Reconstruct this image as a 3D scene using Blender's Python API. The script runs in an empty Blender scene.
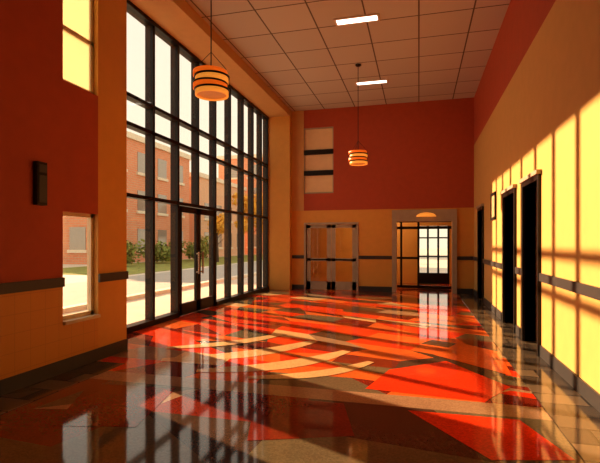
import bpy, bmesh, math, random
from mathutils import Vector, Matrix
random.seed(23)
sc=bpy.context.scene
sc.view_settings.view_transform='Standard'
sc.view_settings.exposure=.40
sc.view_settings.gamma=.9

# ------------------------------------------------------------ materials
def nt(name):
    m=bpy.data.materials.new(name); m.use_nodes=True
    t=m.node_tree; b=t.nodes['Principled BSDF']
    return m,t,b
def plain(name,col,rough=.5,metal=0,var=.06,scale=6,spec=.5,emit=None,es=0,bump=0.0):
    m,t,b=nt(name)
    tc=t.nodes.new('ShaderNodeTexCoord'); n=t.nodes.new('ShaderNodeTexNoise')
    n.inputs['Scale'].default_value=scale; n.inputs['Detail'].default_value=4
    t.links.new(tc.outputs['Object'],n.inputs['Vector'])
    r=t.nodes.new('ShaderNodeValToRGB')
    r.color_ramp.elements[0].position=.3; r.color_ramp.elements[1].position=.7
    r.color_ramp.elements[0].color=[c*(1-var) for c in col]+[1]
    r.color_ramp.elements[1].color=[min(1,c*(1+var)) for c in col]+[1]
    t.links.new(n.outputs['Fac'],r.inputs['Fac']); t.links.new(r.outputs['Color'],b.inputs['Base Color'])
    b.inputs['Roughness'].default_value=rough; b.inputs['Metallic'].default_value=metal
    b.inputs['Specular IOR Level'].default_value=spec
    if bump:
        n2=t.nodes.new('ShaderNodeTexNoise'); n2.inputs['Scale'].default_value=180
        t.links.new(tc.outputs['Object'],n2.inputs['Vector'])
        bp=t.nodes.new('ShaderNodeBump'); bp.inputs['Strength'].default_value=bump; bp.inputs['Distance'].default_value=.004
        t.links.new(n2.outputs['Fac'],bp.inputs['Height']); t.links.new(bp.outputs['Normal'],b.inputs['Normal'])
    if emit:
        b.inputs['Emission Color'].default_value=list(emit)+[1]; b.inputs['Emission Strength'].default_value=es
    return m
def gridmat(name,c1,c2,cm,w,h,mortar,axes='XY',offset=.5,rough=.6,bump=.3):
    m,t,b=nt(name)
    tc=t.nodes.new('ShaderNodeTexCoord'); s=t.nodes.new('ShaderNodeSeparateXYZ'); c=t.nodes.new('ShaderNodeCombineXYZ')
    t.links.new(tc.outputs['Object'],s.inputs[0])
    if axes=='H':
        a=t.nodes.new('ShaderNodeMath'); a.operation='ADD'
        t.links.new(s.outputs['X'],a.inputs[0]); t.links.new(s.outputs['Y'],a.inputs[1])
        t.links.new(a.outputs[0],c.inputs[0]); t.links.new(s.outputs['Z'],c.inputs[1])
    else:
        t.links.new(s.outputs[axes[0]],c.inputs[0]); t.links.new(s.outputs[axes[1]],c.inputs[1])
    br=t.nodes.new('ShaderNodeTexBrick'); br.offset=offset; br.squash=1
    br.inputs['Scale'].default_value=1; br.inputs['Brick Width'].default_value=w; br.inputs['Row Height'].default_value=h
    br.inputs['Mortar Size'].default_value=mortar; br.inputs['Mortar Smooth'].default_value=.1
    br.inputs['Color1'].default_value=list(c1)+[1]; br.inputs['Color2'].default_value=list(c2)+[1]; br.inputs['Mortar'].default_value=list(cm)+[1]
    t.links.new(c.outputs[0],br.inputs['Vector']); t.links.new(br.outputs['Color'],b.inputs['Base Color'])
    b.inputs['Roughness'].default_value=rough
    bp=t.nodes.new('ShaderNodeBump'); bp.invert=True; bp.inputs['Strength'].default_value=bump; bp.inputs['Distance'].default_value=.004
    t.links.new(br.outputs['Fac'],bp.inputs['Height']); t.links.new(bp.outputs['Normal'],b.inputs['Normal'])
    return m
M={}
M['yellow']=plain('paint_yellow',(.66,.42,.13),.55,bump=.15,var=.03)
M['orange']=plain('paint_amber',(.72,.38,.075),.55,bump=.15,var=.03)
M['tan']=plain('paint_tan',(.64,.39,.14),.6,var=.03)
M['niche']=plain('panel_beige',(.84,.64,.38),.6,var=.03)
M['red']=plain('paint_red',(.46,.078,.022),.6,bump=.15,var=.05)
M['wains']=gridmat('tile_amber',(.70,.34,.06),(.69,.335,.06),(.60,.29,.05),.2,.2,.004,'YZ',0,.45)
M['ceil']=gridmat('ceiling_tile',(.58,.56,.49),(.53,.51,.45),(.14,.115,.085),1.0,1.0,.016,'XY',0,.8)
M['dark']=plain('bronze_metal',(.022,.016,.013),.35,.6)
M['rail']=plain('slate_trim',(.05,.045,.045),.4)
M['beige']=plain('beige_frame',(.44,.37,.27),.5)
M['cream']=plain('cream_frame',(.7,.6,.42),.45)
M['doorwood']=plain('dark_door',(.09,.048,.028),.35)
M['slate']=gridmat('slate_tile',(.07,.055,.045),(.20,.15,.10),(.03,.024,.02),.45,.3,.012,'XY',.5,.10,.1)
M['brick']=gridmat('brick_wall',(.72,.28,.15),(.78,.33,.18),(.65,.48,.34),.6,.2,.02,'H',.5,.9)
M['brick2']=gridmat('brick_wall_tan',(.80,.46,.28),(.84,.50,.31),(.7,.55,.4),.6,.2,.02,'H',.5,.9)
M['stone']=plain('pale_stone',(.82,.72,.56),.8)
M['winglass']=plain('facade_glass',(.42,.38,.33),.1,.3)
M['pave']=plain('pavement',(.70,.60,.47),.9,scale=1.2)
M['road']=plain('asphalt',(.48,.43,.37),.9,scale=2)
M['grass']=plain('lawn',(.30,.30,.07),.95,scale=3,var=.3)
M['bark']=plain('bark',(.09,.05,.03),.9,scale=20,var=.3)
M['leafy']=plain('leaf_gold',(.9,.48,.07),.8,var=.2,scale=2)
M['leafg']=plain('leaf_green',(.24,.27,.06),.8,var=.3,scale=2)
M['lamp']=plain('lamp_panel',(.9,.9,.9),.5,emit=(1,.93,.8),es=2.5)
M['sh_orange']=plain('shade_orange',(.75,.16,.015),.4,emit=(1,.17,.01),es=.45)
M['sh_cream']=plain('shade_amber',(.9,.45,.10),.4,emit=(1,.36,.05),es=.5)
M['sh_bot']=plain('shade_diffuser',(.7,.35,.10),.4,emit=(1,.36,.06),es=.12)
M['print']=plain('paper_print',(.5,.36,.18),.6,scale=14,var=.5)
m,t,b=nt('roller_blind'); o=t.nodes['Material Output']
tl=t.nodes.new('ShaderNodeBsdfTranslucent'); tl.inputs[0].default_value=(.85,.78,.60,1)
mx=t.nodes.new('ShaderNodeMixShader'); mx.inputs[0].default_value=.7
b.inputs['Base Color'].default_value=(.8,.72,.54,1); b.inputs['Roughness'].default_value=.8
t.links.new(b.outputs[0],mx.inputs[1]); t.links.new(tl.outputs[0],mx.inputs[2]); t.links.new(mx.outputs[0],o.inputs[0])
M['blind']=m
m,t,b=nt('clear_glazing'); o=t.nodes['Material Output']
tr=t.nodes.new('ShaderNodeBsdfTransparent'); tr.inputs[0].default_value=(.98,.97,.95,1)
gl=t.nodes.new('ShaderNodeBsdfGlossy'); gl.inputs['Roughness'].default_value=.03
mx=t.nodes.new('ShaderNodeMixShader'); mx.inputs[0].default_value=.05
t.links.new(tr.outputs[0],mx.inputs[1]); t.links.new(gl.outputs[0],mx.inputs[2]); t.links.new(mx.outputs[0],o.inputs[0])
M['glass']=m
def terrazzo(name,col):
    m,t,b=nt(name)
    tc=t.nodes.new('ShaderNodeTexCoord')
    v=t.nodes.new('ShaderNodeTexVoronoi'); v.inputs['Scale'].default_value=70
    n=t.nodes.new('ShaderNodeTexNoise'); n.inputs['Scale'].default_value=1.3; n.inputs['Detail'].default_value=3
    t.links.new(tc.outputs['Object'],v.inputs['Vector']); t.links.new(tc.outputs['Object'],n.inputs['Vector'])
    h=t.nodes.new('ShaderNodeHueSaturation'); h.inputs['Color'].default_value=list(col)+[1]
    s=t.nodes.new('ShaderNodeSeparateColor'); t.links.new(v.outputs['Color'],s.inputs[0])
    mr=t.nodes.new('ShaderNodeMapRange'); mr.inputs['To Min'].default_value=.85; mr.inputs['To Max'].default_value=1.15
    t.links.new(s.outputs[0],mr.inputs['Value'])
    mr2=t.nodes.new('ShaderNodeMapRange'); mr2.inputs['To Min'].default_value=.7; mr2.inputs['To Max'].default_value=1.3
    t.links.new(n.outputs['Fac'],mr2.inputs['Value'])
    mu=t.nodes.new('ShaderNodeMath'); mu.operation='MULTIPLY'
    t.links.new(mr.outputs[0],mu.inputs[0]); t.links.new(mr2.outputs[0],mu.inputs[1])
    t.links.new(mu.outputs[0],h.inputs['Value']); t.links.new(h.outputs[0],b.inputs['Base Color'])
    b.inputs['Roughness'].default_value=.06; b.inputs['Specular IOR Level'].default_value=.8
    return m
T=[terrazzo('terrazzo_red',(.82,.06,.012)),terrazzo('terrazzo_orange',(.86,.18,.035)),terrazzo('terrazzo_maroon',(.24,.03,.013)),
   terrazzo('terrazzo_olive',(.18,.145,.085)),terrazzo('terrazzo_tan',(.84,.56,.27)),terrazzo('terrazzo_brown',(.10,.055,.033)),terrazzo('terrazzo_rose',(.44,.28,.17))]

# ------------------------------------------------------------ mesh helpers
def finish(name,bm,mats,parent=None,bevel=0,smooth=False):
    me=bpy.data.meshes.new(name); bm.to_mesh(me); bm.free()
    for k in mats: me.materials.append(k if not isinstance(k,str) else M[k])
    if smooth:
        for p in me.polygons: p.use_smooth=True
    ob=bpy.data.objects.new(name,me); sc.collection.objects.link(ob)
    if bevel:
        bv=ob.modifiers.new('bevel','BEVEL'); bv.width=bevel; bv.segments=2; bv.limit_method='ANGLE'
    if parent: ob.parent=parent
    return ob
def addbox(bm,a,b,mi=0):
    x0,y0,z0=a; x1,y1,z1=b
    vs=[bm.verts.new(p) for p in [(x0,y0,z0),(x1,y0,z0),(x1,y1,z0),(x0,y1,z0),(x0,y0,z1),(x1,y0,z1),(x1,y1,z1),(x0,y1,z1)]]
    for f in [(0,3,2,1),(4,5,6,7),(0,1,5,4),(1,2,6,5),(2,3,7,6),(3,0,4,7)]:
        fc=bm.faces.new([vs[i] for i in f]); fc.material_index=mi
def boxes(name,items,parent=None,bevel=0):
    mats=[]; bm=bmesh.new()
    for a,b,mk in items:
        if mk not in mats: mats.append(mk)
        a2=[min(p,q) for p,q in zip(a,b)]; b2=[max(p,q) for p,q in zip(a,b)]
        addbox(bm,a2,b2,mats.index(mk))
    return finish(name,bm,mats,parent,bevel)
def empty(name,loc=(0,0,0)):
    e=bpy.data.objects.new(name,None); e.empty_display_size=.2; sc.collection.objects.link(e); return e
def lathe(bm,prof,cx,cy,mi=0,seg=40):
    rings=[]
    for r,z in prof:
        rings.append([bm.verts.new((cx+r*math.cos(2*math.pi*i/seg),cy+r*math.sin(2*math.pi*i/seg),z)) for i in range(seg)])
    for a,b in zip(rings,rings[1:]):
        for i in range(seg):
            f=bm.faces.new([a[i],a[(i+1)%seg],b[(i+1)%seg],b[i]]); f.material_index=mi; f.smooth=True

# ------------------------------------------------------------ dimensions
XR=1.61; XL=-4.10; XW=-4.87; YB=14.5; H=5.95; Y0=-4.0; ZS=5.72
RAIL=(1.03,1.14)
# ------------------------------------------------------------ floor: shard lattice of terrazzo
bm=bmesh.new()
fx0,fx1=-4.95,XR
def lattice(y0,y1,nx,ny,jx,jy,weights,pq,shear=0):
    V={}
    for i in range(nx+1):
        for j in range(ny+1):
            x=fx0+(fx1-fx0)*i/nx; y=y0+(y1-y0)*j/ny
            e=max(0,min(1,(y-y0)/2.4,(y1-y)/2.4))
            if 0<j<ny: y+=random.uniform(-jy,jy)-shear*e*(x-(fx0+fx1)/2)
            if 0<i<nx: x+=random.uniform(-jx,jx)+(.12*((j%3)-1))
            V[i,j]=bm.verts.new((x,y,0))
    for i in range(nx):
        for j in range(ny):
            a,b_,c,d=V[i,j],V[i+1,j],V[i+1,j+1],V[i,j+1]
            k=random.random()
            if k<(1-pq)/2: fs=[(a,b_,c),(a,c,d)]
            elif k<(1-pq): fs=[(a,b_,d),(b_,c,d)]
            else: fs=[(a,b_,c,d)]
            for f in fs:
                fc=bm.faces.new(f); fc.material_index=random.choices(range(7),weights)[0]
lattice(4.68,YB+3.6,8,30,.2,.09,[5.6,3.2,3.4,2.0,1.0,2.6,1.2],.7,.42)  # sun patches put into the pattern: sheared along sun direction, dark between reds
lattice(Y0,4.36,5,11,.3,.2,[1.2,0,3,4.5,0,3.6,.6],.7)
vs=[bm.verts.new(p) for p in ((fx0,4.36,0),(fx1,4.36,0),(fx1,4.68,0),(fx0,4.68,0))]
f=bm.faces.new(vs); f.material_index=6
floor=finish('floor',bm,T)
boxes('floor_slab',[((fx0,Y0,-.13),(XR+.3,YB+3.6,-.004),'slate')])

def strip(bm,pts,w,mi,z):
    ps=[Vector((x,y,z)) for x,y in pts]
    L=[];R=[]
    for i,p in enumerate(ps):
        d=(ps[min(i+1,len(ps)-1)]-ps[max(i-1,0)]).normalized(); n=Vector((-d.y,d.x,0))
        ww=w*(.35+.65*math.sin(math.pi*(i+.5)/len(ps)))
        L.append(bm.verts.new(p+n*ww/2)); R.append(bm.verts.new(p-n*ww/2))
    for i in range(len(ps)-1):
        f=bm.faces.new([R[i],R[i+1],L[i+1],L[i]]); f.material_index=mi
bm=bmesh.new()
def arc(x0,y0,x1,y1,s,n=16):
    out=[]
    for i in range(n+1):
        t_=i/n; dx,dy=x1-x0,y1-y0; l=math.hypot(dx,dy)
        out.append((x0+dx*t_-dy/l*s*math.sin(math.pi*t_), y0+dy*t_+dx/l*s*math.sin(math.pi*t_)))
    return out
for k,(q,w_) in enumerate([((-3.3,5.3,-1.6,6.9,-.25),.36),((-2.6,4.95,-1.0,6.4,-.25),.34),((-1.9,4.85,-.6,5.9,-.2),.24),((-3.6,5.9,-2.2,7.4,-.2),.28)]):  # tan terrazzo arcs, painting the fan of sun streaks into the floor
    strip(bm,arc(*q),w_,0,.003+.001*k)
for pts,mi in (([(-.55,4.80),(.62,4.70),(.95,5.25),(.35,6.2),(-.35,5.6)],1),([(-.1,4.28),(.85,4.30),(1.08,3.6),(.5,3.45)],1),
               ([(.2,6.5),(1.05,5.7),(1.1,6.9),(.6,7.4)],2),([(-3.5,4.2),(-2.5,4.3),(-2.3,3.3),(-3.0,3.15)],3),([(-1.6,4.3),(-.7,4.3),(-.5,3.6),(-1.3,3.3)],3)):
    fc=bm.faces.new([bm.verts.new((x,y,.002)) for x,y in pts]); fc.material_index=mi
    if fc.calc_area()>0:
        fc.normal_update()
        if fc.normal.z<0: fc.normal_flip()
finish('floor_inlay_and_sun_streaks',bm,[T[4],T[0],T[1],T[2]])
boxes('floor_border_right',[((1.13,Y0,0),(XR,YB,.006),'slate')])
boxes('floor_border_left',[((XL,Y0,0),(-3.65,5.0,.006),'slate')])

boxes('ceiling',[((XL,Y0,H),(XR+.3,YB+.2,H+.15),'ceil')])
boxes('ceiling_bulkhead',[((XW-.2,5.67,ZS),(XL,YB+.2,H+.15),'tan')])
wy0,wy1=4.46,5.07
L=[]
X0=XL-.14
def lw(y0,y1,z0,z1,m): L.append(((X0,y0,z0),(XL,y1,z1),m))
lw(Y0,wy0,0,1.08,'wains'); lw(Y0,wy0,1.08,H+.15,'red')
lw(wy0,wy1,0,.6,'wains'); lw(wy0,wy1,1.93,3.49,'red'); lw(wy0,wy1,5.5,H+.15,'red')
boxes('wall_left',L)
bm=bmesh.new()
addbox(bm,(X0,5.07,0),(XL,5.67,H+.15),0)
pts=[(X0+.02,5.60),(XL-.002,5.668),(XW+.06,6.56),(XW-.1,6.56),(XW-.1,6.50)]
lo=[bm.verts.new((x,y,0)) for x,y in pts]; hi=[bm.verts.new((x,y,ZS+.1)) for x,y in pts]
for i in range(5): bm.faces.new([lo[i],lo[(i+1)%5],hi[(i+1)%5],hi[i]])
bm.faces.new(hi); bm.faces.new(lo[::-1])
finish('pillar',bm,['orange'])
boxes('pillar',[((XW-.1,14.2,0),(XL,YB,ZS),'orange')])
boxes('window_sill',[((X0-.02,wy0,.57),(XL+.04,wy1,.61),'cream')])
def smallwin(name,z0,z1,blind=False):
    p=empty(name); x=X0+.04
    it=[((x-.03,wy0,z0),(x+.03,wy0+.05,z1),'cream'),((x-.03,wy1-.05,z0),(x+.03,wy1,z1),'cream'),
        ((x-.03,wy0,z0),(x+.03,wy1,z0+.05),'cream'),((x-.03,wy0,z1-.05),(x+.03,wy1,z1),'cream')]
    if blind: it.append(((x-.03,wy0,4.15),(x+.03,wy1,4.20),'cream'))
    boxes('frame',it,p)
    boxes('pane',[((x-.004,wy0+.05,z0+.05),(x+.004,wy1-.05,z1-.05),'glass')],p)
    if blind: boxes('blind',[((x+.015,wy0+.055,z0+.05),(x+.018,wy1-.055,z1-.05),'blind')],p)
smallwin('window_1',.61,1.93); smallwin('window_2',3.49,5.5,True)

doors=[(6.83,7.73),(8.42,9.42),(12.4,13.3)]
DT=2.42
R=[]
y=Y0
def rw(y0,y1,z0,z1,m): R.append(((XR,y0,z0),(XR+.3,y1,z1),m))
ZR=4.5
for a,b_ in doors+[(YB+.2,YB+.2)]:
    rw(y,a,0,ZR,'yellow')
    if b_>a: rw(a,b_,DT,ZR,'yellow')
    y=b_
rw(Y0,YB+.2,ZR,H+.15,'red')
boxes('wall_right',R)
def segs(fn):
    y=Y0
    for a,b_ in doors:
        fn(y,a-.07); y=b_+.07
    fn(y,YB)
bb=[];rl=[]
segs(lambda a,b_:(bb.append(((XR-.02,a,0),(XR,b_,.16),'rail')),rl.append(((XR-.03,a,RAIL[0]),(XR,b_,RAIL[1]),'rail'))))
boxes('baseboard_right',bb); boxes('trim_1',rl)
for k,(a,b_) in enumerate(doors):
    p=empty('door_%d'%(k+1))
    boxes('casing',[((XR-.04,a-.07,0),(XR+.16,a,DT+.07),'dark'),((XR-.04,b_,0),(XR+.16,b_+.07,DT+.07),'dark'),((XR-.04,a,DT),(XR+.16,b_,DT+.07),'dark')],p,.005)
    boxes('leaf',[((XR+.17,a+.003,.01),(XR+.22,b_-.003,DT-.003),'doorwood'),
        ((XR+.155,a+.15,.3),(XR+.17,b_-.15,1.0),'dark'),((XR+.155,a+.15,1.2),(XR+.17,b_-.15,2.1),'dark')],p,.004)
    boxes('handle',[((XR+.10,a+.08,1.0),(XR+.17,a+.11,1.03),'beige'),((XR+.10,a+.08,1.0),(XR+.12,a+.22,1.03),'beige')],p,.004)
    boxes('header_cap',[((XR-.07,a-.10,DT+.07),(XR,b_+.10,DT+.13),'beige')],p,.005)
boxes('baseboard_left',[((XL,Y0,0),(XL+.02,5.67,.16),'rail')])
boxes('trim_2',[((XL,Y0,RAIL[0]),(XL+.03,wy0,RAIL[1]),'rail'),((XL,wy1,RAIL[0]),(XL+.03,5.67,RAIL[1]),'rail')])
boxes('wall_front',[((XL-.3,Y0-.2,0),(XR+.3,Y0,1.08),'yellow'),((XL-.3,Y0-.2,1.08),(XR+.3,Y0,H+.15),'red')])

# back wall
RB=2.62; DB=(-3.62,-1.95); OB=(-.68,.98)
nw=(-3.70,-2.70,3.18,5.36)
B=[]
def bw(x0,x1,z0,z1,m,y0=YB,y1=YB+.2): B.append(((x0,y0,z0),(x1,y1,z1),m))
bw(XW-.1,DB[0],0,RB,'orange'); bw(DB[0],DB[1],2.15,RB,'orange'); bw(DB[1],OB[0],0,RB,'orange')
bw(OB[0],OB[1],2.22,RB,'orange'); bw(OB[1],XR+.3,0,RB,'orange')
bw(XW-.1,nw[0],RB,H+.15,'tan'); bw(nw[0],nw[1],RB,nw[2],'red'); bw(nw[0],nw[1],nw[3],H+.15,'red'); bw(nw[1],XR+.3,RB,H+.15,'red')
boxes('wall_back',B)
p=empty('window_3')
x0,x1,z0,z1=nw
it=[((x0,YB+.06,z0),(x1,YB+.2,z1),'niche'),((x0,YB+.02,z0),(x0+.03,YB+.06,z1),'beige'),((x1-.03,YB+.02,z0),(x1,YB+.06,z1),'beige'),
    ((x0,YB+.02,z0),(x1,YB+.06,z0+.04),'beige'),((x0,YB+.02,z1-.04),(x1,YB+.06,z1),'beige')]
for zz in (3.86,4.55): it.append(((x0,YB+.01,zz-.08),(x1,YB+.06,zz+.08),'dark'))
boxes('frame',it,p)
boxes('baseboard_back',[((XL,YB-.02,0),(DB[0]-.07,YB,.16),'rail'),((DB[1]+.07,YB-.02,0),(OB[0]-.14,YB,.16),'rail'),((OB[1]+.14,YB-.02,0),(XR-.03,YB,.16),'rail')])
boxes('trim_3',[((XL,YB-.03,RAIL[0]),(DB[0]-.07,YB,RAIL[1]),'rail'),((DB[1]+.07,YB-.03,RAIL[0]),(OB[0]-.14,YB,RAIL[1]),'rail'),((OB[1]+.14,YB-.03,RAIL[0]),(XR-.03,YB,RAIL[1]),'rail')])
def glazed_leaf(p,x0,x1,y,z1,mk,w=.09):
    boxes('leaf',[((x0,y,.01),(x0+w,y+.05,z1),mk),((x1-w,y,.01),(x1,y+.05,z1),mk),((x0,y,.01),(x1,y+.05,.28),mk),((x0,y,z1-.1),(x1,y+.05,z1),mk),
        ((x0,y,.95),(x1,y+.05,1.05),mk)],p)
    boxes('pane',[((x0+w,y+.02,.28),(x1-w,y+.03,z1-.1),'glass')],p)
    boxes('push_bar',[((x0+.1,y-.06,.98),(x1-.1,y-.03,1.02),'dark'),((x0+.1,y-.06,.98),(x0+.13,y,1.02),'dark'),((x1-.13,y-.06,.98),(x1-.1,y,1.02),'dark')],p)
p=empty('door_4')
boxes('casing',[((DB[0]-.07,YB-.03,0),(DB[0],YB+.12,2.22),'beige'),((DB[1],YB-.03,0),(DB[1]+.07,YB+.12,2.22),'beige'),((DB[0],YB-.03,2.15),(DB[1],YB+.12,2.22),'beige')],p,.004)
mid=(DB[0]+DB[1])/2
glazed_leaf(p,DB[0]+.01,mid-.01,YB+.03,2.14,'beige',.13); glazed_leaf(p,mid+.01,DB[1]-.01,YB+.03,2.14,'beige',.13)
boxes('doorway_portal',[((OB[0]-.14,YB-.08,0),(OB[0],YB-.001,2.58),'beige'),((OB[1],YB-.08,0),(OB[1]+.14,YB-.001,2.58),'beige'),((OB[0],YB-.08,2.22),(OB[1],YB-.001,2.58),'beige')],bevel=.006)
bm=bmesh.new()
cx=.22
prof=[(.30*math.cos(a*math.pi/16),.13*math.sin(a*math.pi/16)) for a in range(9)]
rings=[]
for r_,h_ in prof:
    rings.append([bm.verts.new((cx+r_*math.cos(math.pi+math.pi*i/20),YB-.08+.5*r_*math.sin(math.pi+math.pi*i/20),2.36+h_)) for i in range(21)])
for a_,b2 in zip(rings,rings[1:]):
    for i in range(20):
        bm.faces.new([a_[i],a_[i+1],b2[i+1],b2[i]])
bm.faces.new(rings[0])
finish('wall_sconce',bm,['sh_cream'],smooth=True)

# vestibule behind
VY=YB+3.4
boxes('wall_vestibule',[((-5.0,VY,0),(-.05,VY+.2,2.8),'orange'),((1.12,VY,0),(1.9,VY+.2,2.8),'orange'),((-.05,VY,2.2),(1.12,VY+.2,2.8),'orange'),
   ((-5.2,YB+.2,0),(-5.0,VY+.2,2.8),'red'),((1.7,YB+.2,0),(1.9,VY,2.8),'yellow')])
boxes('ceiling_vestibule',[((-5.2,YB+.2,2.8),(1.9,VY+.2,2.9),'ceil')])
p=empty('door_5')
it=[((-.05,VY+.02,0),(1.12,VY+.14,.4),'dark')]
for xx in (-.05,.30,.68,1.05): it.append(((xx,VY+.02,.4),(xx+.07,VY+.14,2.2),'dark'))
for zz in (1.0,1.72,2.14): it.append(((-.05,VY+.03,zz),(1.12,VY+.13,zz+.05),'dark'))
boxes('frame',it,p)
boxes('pane',[((.0,VY+.07,.4),(1.1,VY+.08,2.15),'glass')],p)
p=empty('door_7'); Yv=YB+1.3
it=[]
for xx in (-1.0,-.62,-.05,1.10): it.append(((xx,Yv,.01),(xx+.07,Yv+.06,2.3),'dark'))
for zz in (.01,2.02,2.25): it.append(((-1.0,Yv,zz),(1.17,Yv+.06,zz+.09),'dark'))
it.append(((-1.0,Yv,1.0),(-.05,Yv+.06,1.07),'dark'))
boxes('frame',it,p)
boxes('pane',[((-.95,Yv+.02,.1),(-.05,Yv+.03,2.02),'glass')],p)

# ------------------------------------------------------------ big curtain wall
cw=empty('window_4')
ym=[6.58,7.52,8.42,9.3,10.2,11.1,12.0,12.8,13.55,14.16]
zm=[2.38,3.62,4.12]
it=[]
for k,yy in enumerate(ym):
    zb=0.0 if k!=3 else 2.38
    it.append(((XW-.14,yy-.035,zb),(XW+.03,yy+.035,ZS),'dark'))
for z_ in zm: it.append(((XW-.135,ym[0],z_-.033),(XW+.025,ym[-1],z_+.033),'dark'))
it.append(((XW-.145,ym[0],ZS-.07),(XW+.055,ym[-1]+.04,ZS),'dark'))
it.append(((XW-.145,ym[0],0),(XW+.055,8.42,.10),'dark')); it.append(((XW-.145,10.2,0),(XW+.055,ym[-1]+.04,.10),'dark'))
boxes('mullions',it,cw)
boxes('panes',[((XW-.005,ym[0],.1),(XW+.005,8.39,2.35),'glass'),((XW-.005,10.23,.1),(XW+.005,ym[-1],2.35),'glass'),((XW-.005,ym[0],2.41),(XW+.005,ym[-1],ZS-.07),'glass')],cw)
p=empty('door_6')
for a,b_,hy in ((8.46,9.295,9.2),(9.305,10.16,9.4)):
    x=XW; w=.10
    boxes('leaf',[((x-.03,a,.01),(x+.03,a+w,2.33),'dark'),((x-.03,b_-w,.01),(x+.03,b_,2.33),'dark'),((x-.03,a,.01),(x+.03,b_,.26),'dark'),((x-.03,a,2.2),(x+.03,b_,2.33),'dark')],p,.004)
    boxes('pane',[((x-.005,a+w,.26),(x+.005,b_-w,2.2),'glass')],p)
    boxes('pull_handle',[((x+.07,hy-.015,.85),(x+.10,hy+.015,1.35),'beige'),((x+.03,hy-.015,.88),(x+.08,hy+.015,.91),'beige'),((x+.03,hy-.015,1.29),(x+.08,hy+.015,1.32),'beige')],p,.004)

# ------------------------------------------------------------ fittings
boxes('wall_speaker',[((XL,4.03,1.97),(XL+.06,4.17,2.45),'dark'),((XL+.06,4.045,2.0),(XL+.07,4.155,2.30),'rail'),((XL+.06,4.045,2.33),(XL+.07,4.155,2.42),'rail')],bevel=.004)
boxes('picture_frame',[((XR-.03,10.45,2.06),(XR,11.05,2.12),'dark'),((XR-.03,10.45,2.60),(XR,11.05,2.66),'dark'),((XR-.03,10.45,2.12),(XR,10.51,2.60),'dark'),((XR-.03,10.99,2.12),(XR,11.05,2.60),'dark'),((XR-.015,10.5,2.1),(XR,11.0,2.62),'print')])
for cx,cy in ((-1.18,8.85),(-1.25,12.4)):
    boxes('ceiling_light',[((cx-.4,cy-.10,H-.015),(cx+.4,cy+.10,H),'lamp'),((cx-.44,cy-.14,H-.02),(cx-.4,cy+.14,H),'cream'),((cx+.4,cy-.14,H-.02),(cx+.44,cy+.14,H),'cream'),
       ((cx-.4,cy-.14,H-.02),(cx+.4,cy-.10,H),'cream'),((cx-.4,cy+.10,H-.02),(cx+.4,cy+.14,H),'cream')])
def pendant(cx,cy,zc):
    root=empty('pendant_lamp')
    bm=bmesh.new(); r=.225; h=.33
    z=zc-h/2
    bands=[(.062,r*.97,1),(.022,r*1.03,2),(.062,r,0),(.022,r*1.03,2),(.068,r*.96,1),(.022,r*1.03,2),(.062,r,0)]
    for k,(hh,rr,mi) in enumerate(bands):
        ox=.012*(1 if k%4<2 else -1)
        lathe(bm,[(rr-.02,z),(rr,z),(rr,z+hh),(rr-.02,z+hh)],cx+ox,cy,mi); z+=hh
    lathe(bm,[(.001,zc-h/2+.02),(r*.92,zc-h/2+.02)],cx,cy,3)
    finish('drum_shade',bm,['sh_orange','sh_cream','dark','sh_bot'],root)
    bm=bmesh.new()
    lathe(bm,[(.008,zc),(.008,H-.03)],cx,cy,0,12)
    lathe(bm,[(.001,H-.05),(.05,H-.045),(.07,H-.02),(.07,H)],cx,cy,0,24)
    for i in range(3):
        a=i*2.094
        v0=Vector((cx+math.cos(a)*r*.97,cy+math.sin(a)*r*.97,zc+h/2)); v1=Vector((cx,cy,zc+h/2+.25))
        d=v1-v0; n=d.cross(Vector((0,0,1))).normalized()*.004; q=d.cross(n).normalized()*.004
        A=[bm.verts.new(v0+o) for o in (n,q,-n,-q)]; Bv=[bm.verts.new(v1+o) for o in (n,q,-n,-q)]
        for j in range(4): bm.faces.new([A[j],A[(j+1)%4],Bv[(j+1)%4],Bv[j]])
    finish('stem',bm,['dark'],root)
pendant(-2.66,5.46,3.66); pendant(-1.45,11.1,3.65)

# ------------------------------------------------------------ exterior
boxes('ground',[((-120,-60,-.4),(60,140,-.14),'pave')])
boxes('street',[((-14,-60,-.139),(-8.5,60,-.13),'road')])
boxes('sidewalk_curb',[((-8.5,-60,-.139),(-8.2,60,-.02),'stone')])
boxes('lawn',[((-23,20,-.139),(-14.8,60,-.12),'grass')])
def building(x0,y0,x1,y1,h,mk):
    it=[((x0,y0,-.139),(x1,y1,h),mk),((x0-.2,y0-.2,h),(x1+.2,y1+.2,h+.5),'stone')]
    z=1.0
    while z<h-2:
        y=y0+1.5
        while y<y1-2:
            it.append(((x1-.05,y,z),(x1+.04,y+1.5,z+1.8),'winglass')); it.append(((x1,y-.15,z-.25),(x1+.15,y+1.65,z),'stone')); y+=3.2
        x=x0+1.5
        while x<x1-2:
            it.append(((x,y0-.04,z),(x+1.5,y0+.05,z+1.8),'winglass')); it.append(((x-.15,y0-.15,z-.25),(x+1.65,y0,z),'stone')); x+=3.2
        z+=3.4
    boxes('brick_building',it)
building(-38,30,-24,44,10.5,'brick')
building(-33,46,-24,60,9,'brick2')
building(-29,62,-19,76,14,'brick')
building(-58,26,-42,44,9,'brick2')
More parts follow.
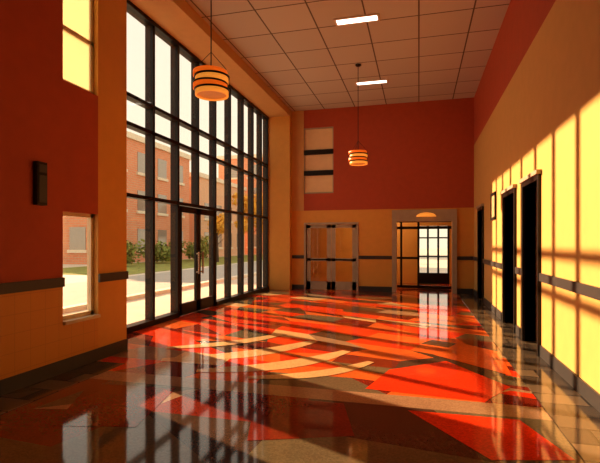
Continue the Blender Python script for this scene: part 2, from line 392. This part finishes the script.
def tree(cx,cy,h,mk,n=1500,rad=2.0,trunk=True,name='tree'):
    root=empty(name)
    bm=bmesh.new()
    if trunk:
        lathe(bm,[(.2,-.12),(.14,h*.35),(.09,h*.65),(.02,h*.9)],cx,cy,0,10)
        for i in range(7):
            a=i*2.4; v0=Vector((cx,cy,h*(.35+.05*i))); v1=v0+Vector((math.cos(a)*rad*.7,math.sin(a)*rad*.7,h*.2))
            n_=Vector((0,0,.05)); s_=(v1-v0).cross(n_).normalized()*.05
            A=[bm.verts.new(v0+o) for o in (n_,s_,-n_,-s_)]; Bv=[bm.verts.new(v1+o*.3) for o in (n_,s_,-n_,-s_)]
            for j in range(4): bm.faces.new([A[j],A[(j+1)%4],Bv[(j+1)%4],Bv[j]])
        finish('trunk',bm,['bark'],root)
    bm2=bmesh.new()
    blobs=[(Vector((cx+random.uniform(-.6,.6)*rad,cy+random.uniform(-.6,.6)*rad,h*(.68 if trunk else .45)+random.uniform(-.2,.25)*h)),rad*random.uniform(.4,.65)) for _ in range(9)]
    for _ in range(n):
        c,r=random.choice(blobs)
        d=Vector((random.gauss(0,1),random.gauss(0,1),random.gauss(0,1))).normalized()
        p_=c+d*r*random.uniform(.6,1)
        if p_.z<.1: p_.z=.12
        u=Vector((random.gauss(0,1),random.gauss(0,1),random.gauss(0,1))).normalized(); v=u.cross(d).normalized() if abs(u.dot(d))<.99 else Vector((1,0,0))
        s=.14*rad/2+.06
        bm2.faces.new([bm2.verts.new(p_+u*s),bm2.verts.new(p_+v*s*.6),bm2.verts.new(p_-u*s),bm2.verts.new(p_-v*s*.6)])
    finish('foliage',bm2,[mk],root)
tree(-17,44,6.5,'leafy'); tree(-17,51,6,'leafy'); tree(-17,36,3.8,'leafy',rad=1.2)
tree(-20.5,33,2.0,'leafg',900,1.5,False,'shrub'); tree(-20,38,2.2,'leafg',900,1.5,False,'shrub'); tree(-20.5,27.5,1.8,'leafg',900,1.5,False,'shrub')

# ------------------------------------------------------------ light
sun=bpy.data.lights.new('sun','SUN'); sun.energy=10.5; sun.color=(1,.68,.40); sun.angle=math.radians(.8)
so=bpy.data.objects.new('sun',sun); so.rotation_euler=Vector((6.5,-3.1,-2.7)).to_track_quat('-Z','Y').to_euler(); so.location=(-10,10,8); sc.collection.objects.link(so)
pl=bpy.data.lights.new('vestibule_fill','POINT'); pl.energy=60; pl.color=(1,.66,.38); pl.shadow_soft_size=.2  # added fill light without a fixture, warms the vestibule, hidden behind the wall
po=bpy.data.objects.new('vestibule_fill',pl); po.location=(-1.4,YB+1.8,2.5); sc.collection.objects.link(po)
w=bpy.data.worlds.new('sky'); sc.world=w; w.use_nodes=True
t=w.node_tree; bg=t.nodes['Background']
tc=t.nodes.new('ShaderNodeTexCoord'); s=t.nodes.new('ShaderNodeSeparateXYZ'); r=t.nodes.new('ShaderNodeValToRGB')
t.links.new(tc.outputs['Generated'],s.inputs[0]); t.links.new(s.outputs['Z'],r.inputs['Fac']); t.links.new(r.outputs[0],bg.inputs[0])
r.color_ramp.elements[0].position=0; r.color_ramp.elements[0].color=(1,.86,.64,1)
r.color_ramp.elements[1].position=.7; r.color_ramp.elements[1].color=(.82,.78,.70,1)
bg.inputs[1].default_value=1.05

# ------------------------------------------------------------ camera
cam=bpy.data.cameras.new('camera'); cam.sensor_width=36; cam.lens=27; cam.shift_y=.019
co=bpy.data.objects.new('camera',cam); co.location=(0,0,1.55); co.rotation_euler=(math.radians(90),0,math.radians(14.8)); sc.collection.objects.link(co)
sc.camera=co
